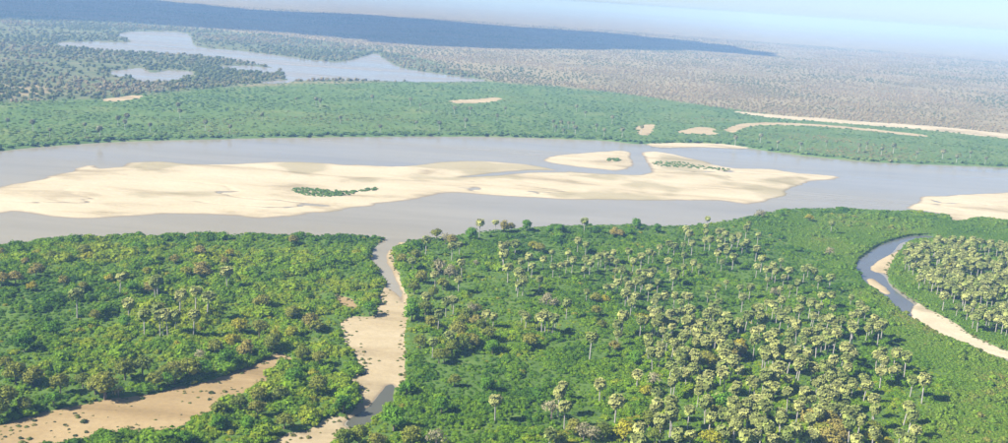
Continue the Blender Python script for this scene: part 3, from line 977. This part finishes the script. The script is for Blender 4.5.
def onto_land(b, clear):
    """The nearest spot to b that is firm ground, at least CLEAR metres from any bank."""
    a = np.arange(0, 110) * 2.399963
    q = np.sqrt(np.arange(0, 110)) * 2.6
    c = np.stack([b[0] + np.cos(a) * q, b[1] + np.sin(a) * q], 1)
    k = np.where(land_sd(c, False) > clear)[0]
    return np.array([c[k[0], 0], c[k[0], 1], b[2]]) if len(k) else b


# ------------------------------------------------------------------ label words for the near palms
PALM_PTS = []
for (x, y) in CR:
    hh = random.choice((random.uniform(0.85, 1.05), random.uniform(1.05, 1.36), random.uniform(1.05, 1.36)))
    if x < 240:
        hh = max(hh, random.uniform(1.2, 1.4))
    b = onto_land(at(x, y, 12.5 * hh + 1.6), 1.5)
    PALM_PTS.append([x, y, b[0], b[1], hh])
order = sorted(range(len(PALM_PTS)), key=lambda i: -PALM_PTS[i][1])
single, rest = order[:300], order[300:]
# the left bank, creek side and lone palms stay singles whatever their size
prefer = [i for i in rest if PALM_PTS[i][0] < 520]
rest = [i for i in rest if i not in prefer]
single = prefer + [i for i in single if i not in prefer]
single, over = single[:300], single[300:]
rest += over


def zone(x, y):
    if x < 240:
        return 'left'
    if x < 475 and y < 320:
        return 'creek_far'
    if x < 475:
        return 'creek_near'
    if x > 880 and y < 335:
        return 'bend'
    if y < 262:
        return 'back_a' if x < 640 else 'back_b' if x < 770 else 'back_c'
    if y < 330:
        return 'mid_a' if x < 560 else 'mid_b' if x < 640 else 'mid_c' if x < 700 else 'mid_d' if x < 770 else 'mid_e'
    return 'front_a' if x < 640 else 'front_b' if x < 700 else 'front_c' if x < 770 else 'front_d' if x < 840 else 'front_e'


ZTXT = {
    'left': ('in the sparse left bank cluster', 'palms scattered in the left bank thicket'),
    'creek_far': ('right of the creek mouth', 'palms right of the creek mouth'),
    'creek_near': ('right of the sandy creek bed', 'palms beside the sandy creek bed'),
    'bend': ('edging the grove inside creek bend', 'palms at the edge of the bend grove'),
    'back_a': ('at the grove rear left', 'palms in the rear left rows of the big grove'),
    'back_b': ('at the grove rear middle', 'palms in the rear middle rows of the big grove'),
    'back_c': ('at the thin grove rear right', 'palms in the rear right part of the big grove'),
    'mid_a': ('in the grove left fringe', 'palms in the left fringe of the big grove'),
    'mid_b': ('in the grove left middle', 'palms in the left middle of the big grove'),
    'mid_c': ('packed at the grove centre', 'palms packed at the centre of the big grove'),
    'mid_d': ('in the loose grove middle', 'palms in the loose middle of the big grove'),
    'mid_e': ('on the grove right side', 'palms on the right side of the big grove'),
    'front_a': ('standing apart left of grove front', 'palms standing apart left of the grove front'),
    'front_b': ('in the thin left grove front', 'palms in the thin left front of the big grove'),
    'front_c': ('in the middle grove front', 'palms in the middle front of the big grove'),
    'front_d': ('in the dense right grove front', 'palms in the dense right front of the big grove'),
    'front_e': ('at the grove end beside smooth scrub', 'palms at the right front end of the big grove'),
}
by_zone = {}
for i in single:
    by_zone.setdefault(zone(*PALM_PTS[i][:2]), []).append(i)
PALM_LABEL = {}
ORD = ('first second third fourth fifth sixth seventh eighth ninth tenth eleventh twelfth thirteenth fourteenth fifteenth sixteenth seventeenth eighteenth nineteenth twentieth').split()
for zn, ids in by_zone.items():
    txt = ZTXT[zn][0]
    ids = sorted(ids, key=lambda i: PALM_PTS[i][1])
    nrow = max(1, -(-len(ids) // 9)) if len(ids) > 9 else 1
    names = {1: [''], 2: ['back row ', 'front row '], 3: ['back row ', 'middle row ', 'front row ']}.get(nrow) or [ORD[k] + ' row ' for k in range(nrow)]
    for r_ in range(nrow):
        row = sorted(ids[r_ * len(ids) // nrow:(r_ + 1) * len(ids) // nrow], key=lambda i: PALM_PTS[i][0])
        for k, i in enumerate(row):
            PALM_LABEL[i] = (f'{names[r_]}{ORD[k]} fan palm from left ' + txt) if len(row) > 1 else f'{names[r_]}fan palm ' + txt

for n_, i in enumerate(single):
    x, y, bx, by, hh = PALM_PTS[i]
    e = bpy.data.objects.new('palm_tree', None)
    e.empty_display_size = 2
    COL.objects.link(e)
    e.location = (bx, by, 1.6)
    e.rotation_euler = (random.gauss(0, .045), random.gauss(0, .045), random.uniform(0, 6.28))
    cw = hh ** .6 * random.uniform(.92, 1.15) * (1.12 if y < 300 else 1.0)
    e.scale = (cw, cw, hh)
    e['label'] = ' '.join(PALM_LABEL[i].split()[:16])
    e['category'] = 'palm tree'
    e['group'] = ZTXT[zone(x, y)][1]
    a, b_, c_ = PALMS[n_ % 5]
    child('trunk', a, e)
    child('crown', b_, e)
    child('dead_fronds', c_, e)


def palm_stuff(name, label, P, scl, leaf=None, bark=None):
    protos = []
    vs_ = []
    for tr, cr, sk, _ in PALM_RAW[:3]:
        vs_.append((tr, cr, sk))
    o = scatter(name, label, [join(([np.array(v) for v in t[0]], t[1]), c, s) for t, c, s in vs_], leaf or M_palm_i, P, scl, rng.uniform(0, 6.28, len(P)), rng.integers(0, 3, len(P)), rng.uniform(0, 1, len(P)), 'palms')
    o.data.materials.append(bark or M_trunk)
    mi, base = [], 0
    for t, c, s in vs_:
        mi += [1] * len(t[1]) + [0] * (len(c[1]) + len(s[1]))
    arr = np.zeros(len(o.data.polygons), np.int32)
    arr[:len(mi)] = mi
    o.data.polygons.foreach_set('material_index', arr)
    return o


Pg = np.array([[q[0], q[1], 1.6] for q in GROVE] + [[PALM_PTS[i][2], PALM_PTS[i][3], 1.6] for i in rest])
sg_ = rng.uniform(.78, 1.2, (len(Pg), 1)) * np.ones((1, 3))
palm_stuff('palm_grove', 'many fan palms packed inside the creek bend and behind the big grove', Pg, sg_)
Pf = np.array([at(x, y + random.uniform(5, 7), 1.6) for x, y in FAR_PX])
sf = rng.uniform(0.85, 1.35, (len(Pf), 1)) * np.array([[1.0, 1.0, 1.0]])
palm_stuff('far_palms', 'slim pale palms scattered over the green far bank', Pf, sf, mat_leaf('pale_palm_fronds', [(0.0, (0.19, 0.22, 0.12)), (1.0, (0.28, 0.28, 0.17))], True, .15), mat_bark('pale_palm_bark', (.42, .4, .36), (.55, .53, .48)))

# ------------------------------------------------------------------ broad-leaved trees that stand out of the thicket


def tree_meshes(seed, thin=False):
    g = np.random.default_rng(100 + seed)
    H, W = 8.0, 4.0
    cs, rs = [], []
    for k in range(9):
        a = k * 2.4 + g.uniform(-.4, .4)
        q = W * .62 * math.sqrt(k / 9)
        cs.append((math.cos(a) * q, math.sin(a) * q, H * (.66 - .25 * (k / 9) + g.uniform(-.1, .14))))
        rs.append(g.uniform(1.15, 2.0))
    cr = leaf_cloud(g, cs, rs, 300 if thin else 620, .62, .85, .35)
    if not thin:
        cr = join(lobes_core(g, cs, [r * .8 for r in rs], ICO2, .85), cr)
    tr = tube([(0, 0, -1), (0, 0, 0), (.1, .05, 2), (.15, .1, 4.2)], [.34, .30, .24, .16])
    parts = [tr]
    for k in range(6):
        c = cs[k + 1]
        parts.append(limb(np.array([.1, .05, 1.6 + .3 * k]), np.array(c), .14, .05))
    return join(*parts), cr


def limb(p, q, r0, r1):
    d = q - p
    d /= np.linalg.norm(d)
    u = np.cross(d, [0.3, 0.9, 0.1])
    u /= np.linalg.norm(u)
    v = np.cross(d, u)
    V, F = [], []
    for c, r in ((p, r0), ((p + q) / 2 + np.array([0, 0, .25]), (r0 + r1) / 2), (q, r1)):
        for k in range(5):
            a = k / 5 * 2 * math.pi
            V.append(c + (u * math.cos(a) + v * math.sin(a)) * r)
    for i in range(2):
        for k in range(5):
            a, b = i * 5 + k, i * 5 + (k + 1) % 5
            F.append((a, b, b + 5, a + 5))
    return V, F


TREE_RAW = {k: [tree_meshes(s + 10 * j, k == 'bare') for s in range(3)] for j, k in enumerate(TREE_LOOK)}
TREES = {k: [(to_mesh('tree_trunk_shape', a, M_bark, True), to_mesh('tree_crown_shape', b, TREE_LOOK[k])) for a, b in v] for k, v in TREE_RAW.items()}

# (crown centre in the photograph, look, size)
TR = []


def trs(x0, y0, s, pts):
    for a, b, look, size in pts:
        TR.append((x0 + a / s, y0 + b / s, look, size))


trs(0, 225, 4, [(800, 95, 'brown', 1.1), (700, 130, 'brown', .9), (815, 170, 'brown', 1.25), (745, 178, 'yellow', 1.0), (340, 92, 'olive', .9), (145, 172, 'brown', 1.2), (60, 200, 'brown', 1.2), (255, 215, 'brown', 1.0),
                (605, 242, 'brown', .9), (102, 140, 'brown', .7), (900, 137, 'brown', .9), (435, 207, 'yellow', .8), (960, 390, 'yellow', 1.3), (380, 352, 'olive', .9), (5, 105, 'brown', .8), (5, 205, 'brown', 1.0),
                (590, 178, 'yellow', .7), (130, 238, 'yellow', .7), (920, 105, 'yellow', .7), (210, 115, 'olive', .8), (500, 195, 'olive', .7), (530, 238, 'green', .9), (215, 405, 'green', 1.0), (330, 240, 'olive', .8),
                (100, 435, 'green', .9), (500, 378, 'green', 1.0), (640, 325, 'olive', .9)])
trs(0, 333, 4, [(60, 150, 'olive', 1.3), (130, 160, 'olive', 1.3), (240, 190, 'olive', 1.3), (20, 250, 'olive', 1.3), (500, 130, 'olive', 1.5), (570, 120, 'olive', 1.3), (460, 205, 'olive', 1.3), (470, 258, 'green', 1.0),
                (145, 303, 'olive', .9), (380, 200, 'olive', 1.1), (620, 175, 'olive', .9), (700, 140, 'olive', 1.2), (760, 130, 'olive', 1.2), (860, 45, 'olive', 1.1), (985, 52, 'brown', 1.1), (800, 80, 'bare', .9),
                (740, 170, 'olive', 1.0), (330, 180, 'olive', .9), (525, 245, 'bare', .7), (35, 300, 'olive', 1.3), (910, 92, 'green', 1.0), (665, 152, 'olive', 1.0), (930, 20, 'yellow', .9), (95, 28, 'green', 1.1),
                (215, 255, 'green', 1.0), (20, 110, 'olive', 1.0), (710, 40, 'yellow', .6), (690, 195, 'green', .9), (880, 290, 'olive', .9), (960, 270, 'olive', .9), (740, 405, 'green', .8), (990, 350, 'green', 1.0), (870, 350, 'green', .9), (840, 150, 'green', 1.0)])
trs(252, 333, 4, [(90, 30, 'olive', 1.2), (265, 195, 'olive', 1.1), (30, 240, 'olive', 1.1), (110, 232, 'olive', 1.1), (20, 292, 'olive', 1.0), (170, 165, 'green', 1.3), (130, 340, 'olive', .9), (270, 92, 'olive', 1.0),
                  (200, 75, 'olive', 1.0), (570, 325, 'green', 1.4), (740, 410, 'bare', 1.2), (640, 405, 'olive', 1.2), (885, 20, 'olive', 1.1), (770, 82, 'olive', .9), (845, 30, 'olive', 1.2), (430, 395, 'olive', 1.2), (500, 425, 'olive', 1.1),
                  (965, 45, 'green', 1.0), (760, 275, 'green', 1.1), (945, 200, 'green', 1.0), (370, 410, 'olive', 1.0), (350, 270, 'olive', .9), (395, 300, 'green', .9), (620, 210, 'green', .9), (810, 180, 'olive', .8)])
trs(252, 225, 4, [(40, 300, 'olive', 1.3), (235, 372, 'brown', 1.2), (160, 342, 'olive', 1.1), (30, 402, 'olive', 1.1), (160, 420, 'yellow', .9), (90, 432, 'yellow', .9), (650, 242, 'olive', 1.0), (680, 200, 'olive', 1.0), (765, 225, 'olive', 1.2),
                  (740, 160, 'olive', 1.1), (790, 182, 'bare', 1.1), (800, 300, 'bare', 1.1), (695, 322, 'olive', 1.0), (860, 352, 'olive', 1.1), (830, 400, 'olive', 1.2), (740, 30, 'olive', 1.2), (800, 52, 'brown', 1.1), (725, 262, 'olive', 1.1),
                  (900, 330, 'olive', 1.0), (165, 52, 'brown', 1.0), (655, 110, 'olive', 1.1), (640, 340, 'green', 1.1), (490, 345, 'green', 1.0), (260, 395, 'olive', .9), (880, 30, 'green', 1.2), (600, 130, 'olive', .9)])
trs(400, 220, 6.3, [(290, 105, 'bare', 1.1), (660, 28, 'brown', 1.1), (700, 32, 'brown', 1.0), (840, 150, 'yellow', 1.0), (880, 165, 'olive', 1.0), (440, 80, 'green', 1.1), (800, 20, 'green', 1.1), (250, 282, 'bare', 1.2), (320, 300, 'bare', 1.0), (480, 265, 'bare', .6)])
trs(540, 220, 6.3, [(470, 65, 'brown', 1.1), (505, 75, 'brown', .9), (130, 45, 'green', 1.0), (610, 15, 'green', 1.0), (60, 55, 'green', 1.0), (560, 65, 'green', .9), (740, 45, 'green', .9)])
trs(400, 290, 6.3, [(200, 190, 'olive', 1.0), (130, 310, 'olive', 1.0), (370, 240, 'olive', 1.2), (400, 290, 'yellow', 1.0), (480, 180, 'brown', 1.0), (560, 260, 'olive', 1.0), (585, 335, 'green', 1.0), (820, 300, 'olive', 1.2), (450, 110, 'bare', 1.0),
                    (40, 60, 'green', .9), (330, 345, 'olive', 1.0), (250, 400, 'olive', 1.0), (510, 210, 'olive', .9), (930, 40, 'bare', 1.0), (975, 75, 'bare', .9), (410, 165, 'olive', .9), (80, 130, 'green', 1.0)])
trs(540, 373, 6.3, [(80, 210, 'bare', 1.1), (280, 350, 'bare', 1.2), (330, 370, 'bare', 1.1), (400, 345, 'olive', 1.0), (545, 340, 'yellow', 1.3), (720, 30, 'bare', 1.0), (670, 100, 'yellow', .9), (690, 275, 'olive', 1.1), (120, 400, 'olive', 1.0), (730, 380, 'olive', 1.1), (220, 330, 'olive', .9)])
trs(540, 290, 6.3, [(410, 50, 'yellow', .8), (350, 40, 'olive', .9), (355, 120, 'olive', .8), (470, 340, 'brown', .9), (390, 210, 'olive', .9), (40, 50, 'bare', 1.0), (600, 415, 'green', 1.0)])
trs(680, 345, 6.3, [(190, 95, 'olive', 1.3), (160, 70, 'olive', 1.0), (385, 25, 'brown', 1.1), (270, 355, 'green', 1.4), (180, 60, 'olive', 1.0), (240, 410, 'olive', .9), (740, 400, 'olive', .9)])
trs(680, 373, 6.3, [(850, 270, 'brown', 1.4), (930, 280, 'brown', 1.4), (985, 340, 'brown', 1.3), (900, 370, 'olive', 1.2), (200, 400, 'yellow', 1.2), (280, 380, 'olive', 1.0), (840, 420, 'olive', 1.1)])
trs(820, 373, 6.3, [(40, 300, 'brown', 1.4), (130, 345, 'brown', 1.3), (60, 390, 'brown', 1.3), (340, 400, 'yellow', 1.0), (335, 330, 'olive', .9), (430, 430, 'yellow', .8)])
trs(680, 280, 6.3, [(380, 400, 'yellow', 1.1), (340, 420, 'brown', .9), (200, 215, 'yellow', .8), (600, 70, 'bare', .9), (480, 170, 'olive', .9)])
trs(680, 210, 6.3, [(815, 40, 'yellow', .9), (945, 255, 'bare', 1.0), (500, 20, 'bare', 1.1), (640, 10, 'green', 1.0), (520, 18, 'bare', .9)])
trs(848, 210, 6.3, [(640, 350, 'yellow', 1.0), (985, 340, 'bare', 1.2), (470, 330, 'olive', .9)])
LOOKTXT = {'olive': 'olive green', 'brown': 'browning', 'yellow': 'yellow green', 'green': 'bright green', 'bare': 'thin grey'}


def tree_place(x, y):
    if x < 380 and y < 300:
        return 'on the far side of the left bank thicket', 'trees in the rear of the left bank thicket', 'a'
    if x < 340 and y < 350:
        return 'in the middle of the left bank thicket', 'trees in the middle of the left bank thicket', 'b'
    if x < 240:
        return 'in the tree row along the dry sandy channel', 'trees along the dry sandy channel', 'c'
    if x < 385:
        return 'between the dry channel and the sandy creek bed', 'trees between channel and creek', 'd'
    if x < 490 and y < 300:
        return 'in the corner right of the creek mouth', 'trees right of the creek mouth', 'e'
    if x < 490:
        return 'in the thicket right of the sandy creek bed', 'trees right of the sandy creek bed', 'f'
    if y < 262:
        return 'near the river bank behind the palm grove', 'trees on the bank behind the palm grove', 'g'
    if y < 350:
        return 'among palms in the middle of the grove', 'trees among the palms at mid grove', 'h'
    if x < 690:
        return 'at the open left front of the palm grove', 'trees at the left front of the grove', 'i'
    return 'among palms at the right front of the grove', 'trees at the right front of the grove', 'j'


cells = {}
for i, (x, y, look, size) in enumerate(TR):
    cells.setdefault((tree_place(x, y)[2], look), []).append(i)
TLAB = {}
NUM = ['leftmost', 'second from left', 'third from left', 'fourth from left', 'fifth from left', 'sixth from left', 'seventh from left', 'eighth from left', 'ninth from left', 'tenth from left', 'eleventh from left', 'twelfth from left']
for (_, look), ids in cells.items():
    ids = sorted(ids, key=lambda i: TR[i][0])
    for k, i in enumerate(ids):
        where = tree_place(TR[i][0], TR[i][1])[0]
        if len(ids) == 1:
            TLAB[i] = f'lone {LOOKTXT[look]} bushy tree {where}'
        elif k == len(ids) - 1:
            TLAB[i] = f'rightmost {LOOKTXT[look]} bushy tree {where}'
        elif k < len(NUM):
            TLAB[i] = f'{LOOKTXT[look]} bushy tree {where}, {NUM[k]}'
        else:
            TLAB[i] = f'{LOOKTXT[look]} bushy tree {where}, {ORD[len(ids) - k - 1]} from right'
for i, (x, y, look, size) in enumerate(TR):
    s = size * random.uniform(.85, 1.08) * 1.5
    b = at(x, y, 5.0 * s + 1.6)
    b = onto_land(b, 3.5)
    e = bpy.data.objects.new('broadleaf_tree', None)
    COL.objects.link(e)
    e.location = (b[0], b[1], 1.6)
    e.rotation_euler = (0, 0, random.uniform(0, 6.28))
    e.scale = (s * random.uniform(.9, 1.1), s * random.uniform(.9, 1.1), s)
    e['label'] = ' '.join(TLAB[i].split()[:16])
    e['category'] = 'tree'
    e['group'] = tree_place(x, y)[1]
    a, c = TREES[look][i % 3]
    child('trunk', a, e)
    child('crown', c, e)

# small shrubs on the dry channel
SHRUB = [make_bush(g0, 4, 150, .22) for _ in range(3)]
M_shrub = mat_leaf('shrub_leaves', [(0, (.05, .08, .03)), (1, (.11, .13, .045))], False, .2)
SH = [to_mesh('shrub_shape', (b[0], b[1]), M_shrub) for b in SHRUB]
SHPX = sorted([(335, 357, 1.9), (345, 397, 1.2), (846, 240, 1.6), (838, 266, 1.1), (258, 368, 1.0), (276, 386, .9), (302, 411, 1.1), (725, 328, .8), (82, 421, 1.2), (20, 415, .9), (140, 352, 1.2), (220, 356, .8), (432, 338, .7),
               (205, 391, .7), (525, 293, .7), (465, 309, .6), (300, 322, 1.0), (752, 362, 1.3), (72, 371, 1.0), (880, 200, .9), (925, 218, .6), (640, 305, .5), (545, 360, .6), (450, 382, .5), (390, 318, .5)])
for k, (a, b, s) in enumerate(SHPX):
    q = at(a / 4, 333 + b / 4, 1.0)
    o = bpy.data.objects.new('shrub', SH[k % 3])
    COL.objects.link(o)
    o.location = (q[0], q[1], .45)
    o.rotation_euler = (0, 0, random.uniform(0, 6.28))
    w_ = s * 1.3
    o.scale = (w_, w_, s * 1.35)
    near = 'big' if s > 1.4 else 'small' if s > .75 else 'tiny'
    o['label'] = f'{near} dark shrub on the brown dry channel, ' + (f'{ORD[k] if k < 20 else ORD[len(SHPX) - 1 - k]} from its {"left" if k < 20 else "right"} end' if 0 < k < len(SHPX) - 1 else 'leftmost of them' if k == 0 else 'rightmost of them')
    o['category'] = 'shrub'
    o['group'] = 'shrubs on the dry sandy channel'

# ------------------------------------------------------------------ the cloud whose shadow darkens the distant woodland
CLOUD_Z = 1500.0
shadow_px = [(-200, 8), (-60, 14), (0, 18), (100, 22), (200, 28), (330, 38), (380, 44), (450, 47), (560, 48.5), (680, 51), (772, 56.5), (745, 49.5), (690, 42), (600, 33), (520, 27.5), (440, 21), (360, 14.5), (250, 9), (150, 0), (80, -6), (-30, -13), (-200, -20)]
sh = np.array([at(x, y)[:2] for x, y in smooth_px(shadow_px, 3)])
off = np.array([SUN_FROM.x, SUN_FROM.y]) * CLOUD_Z / math.tan(SUN_EL)
cl = sh + off
lo, hi = cl.min(0) - 50, cl.max(0) + 50
nx, ny = int((hi[0] - lo[0]) / 70), int((hi[1] - lo[1]) / 70)
gx, gy = np.meshgrid(np.linspace(lo[0], hi[0], nx), np.linspace(lo[1], hi[1], ny))
Pc = np.stack([gx.ravel(), gy.ravel()], 1)
dc = sdist(Pc, cl, 300) + (fbm(Pc, 480, 201, 4) - .5) * 520
inb = dc > -10
puff = np.sqrt(np.clip(dc, 0, 600) / 600)
topz = CLOUD_Z + 30 + puff * (120 + 260 * fbm(Pc, 420, 203, 4))
botz = CLOUD_Z - puff * 40 * fbm(Pc, 300, 205, 3)
F = grid_faces(ny, nx)
F = F[inb[F].all(1)]
nP = len(Pc)
Vc = np.vstack([np.column_stack([Pc, topz]), np.column_stack([Pc, botz])])
edges = {}
for f in F:
    for a, b in zip(f, np.roll(f, -1)):
        if (b, a) in edges:
            del edges[(b, a)]
        else:
            edges[(a, b)] = 1
side = np.array([(b, a, a + nP, b + nP) for a, b in edges])
Fc = np.vstack([F, F[:, ::-1] + nP, side])
used = np.unique(Fc)
rm = -np.ones(len(Vc), int)
rm[used] = np.arange(len(used))
M_cloud, nt, b_ = new_mat('cloud_white')
b_.inputs['Base Color'].default_value = (.85, .85, .87, 1)
b_.inputs['Roughness'].default_value = 1.0
b_.inputs['Specular IOR Level'].default_value = 0
cloud = grid_mesh('cloud', Vc[used], rm[Fc], M_cloud)
cloud['kind'] = 'stuff'
cloud['label'] = 'low white cloud bank that shades the distant woodland'

# ------------------------------------------------------------------ haze: the air between the aircraft and the horizon
HB = 95000.0
m = bpy.data.materials.new('haze_air')
m.use_nodes = True
nt = m.node_tree
nt.nodes.remove(nt.nodes['Principled BSDF'])
pv = nt.nodes.new('ShaderNodeVolumePrincipled')
pv.inputs['Color'].default_value = (0.31, 0.55, 1.0, 1)
pv.inputs['Absorption Color'].default_value = (.42, .42, .42, 1)
pv.inputs['Density'].default_value = 1.25e-4
pv.inputs['Anisotropy'].default_value = 0.0
nt.links.new(pv.outputs[0], nt.nodes['Material Output'].inputs['Volume'])
x0, x1, y0, y1, z0, z1 = -HB, HB, -2000, HB, -45.0, 262.0
hz = mesh_obj('haze', [(x0, y0, z0), (x1, y0, z0), (x1, y1, z0), (x0, y1, z0), (x0, y0, z1), (x1, y0, z1), (x1, y1, z1), (x0, y1, z1)],
              [(0, 3, 2, 1), (4, 5, 6, 7), (0, 1, 5, 4), (1, 2, 6, 5), (2, 3, 7, 6), (3, 0, 4, 7)], m)
hz['kind'] = 'stuff'
hz['label'] = 'pale blue haze thickening towards the horizon'
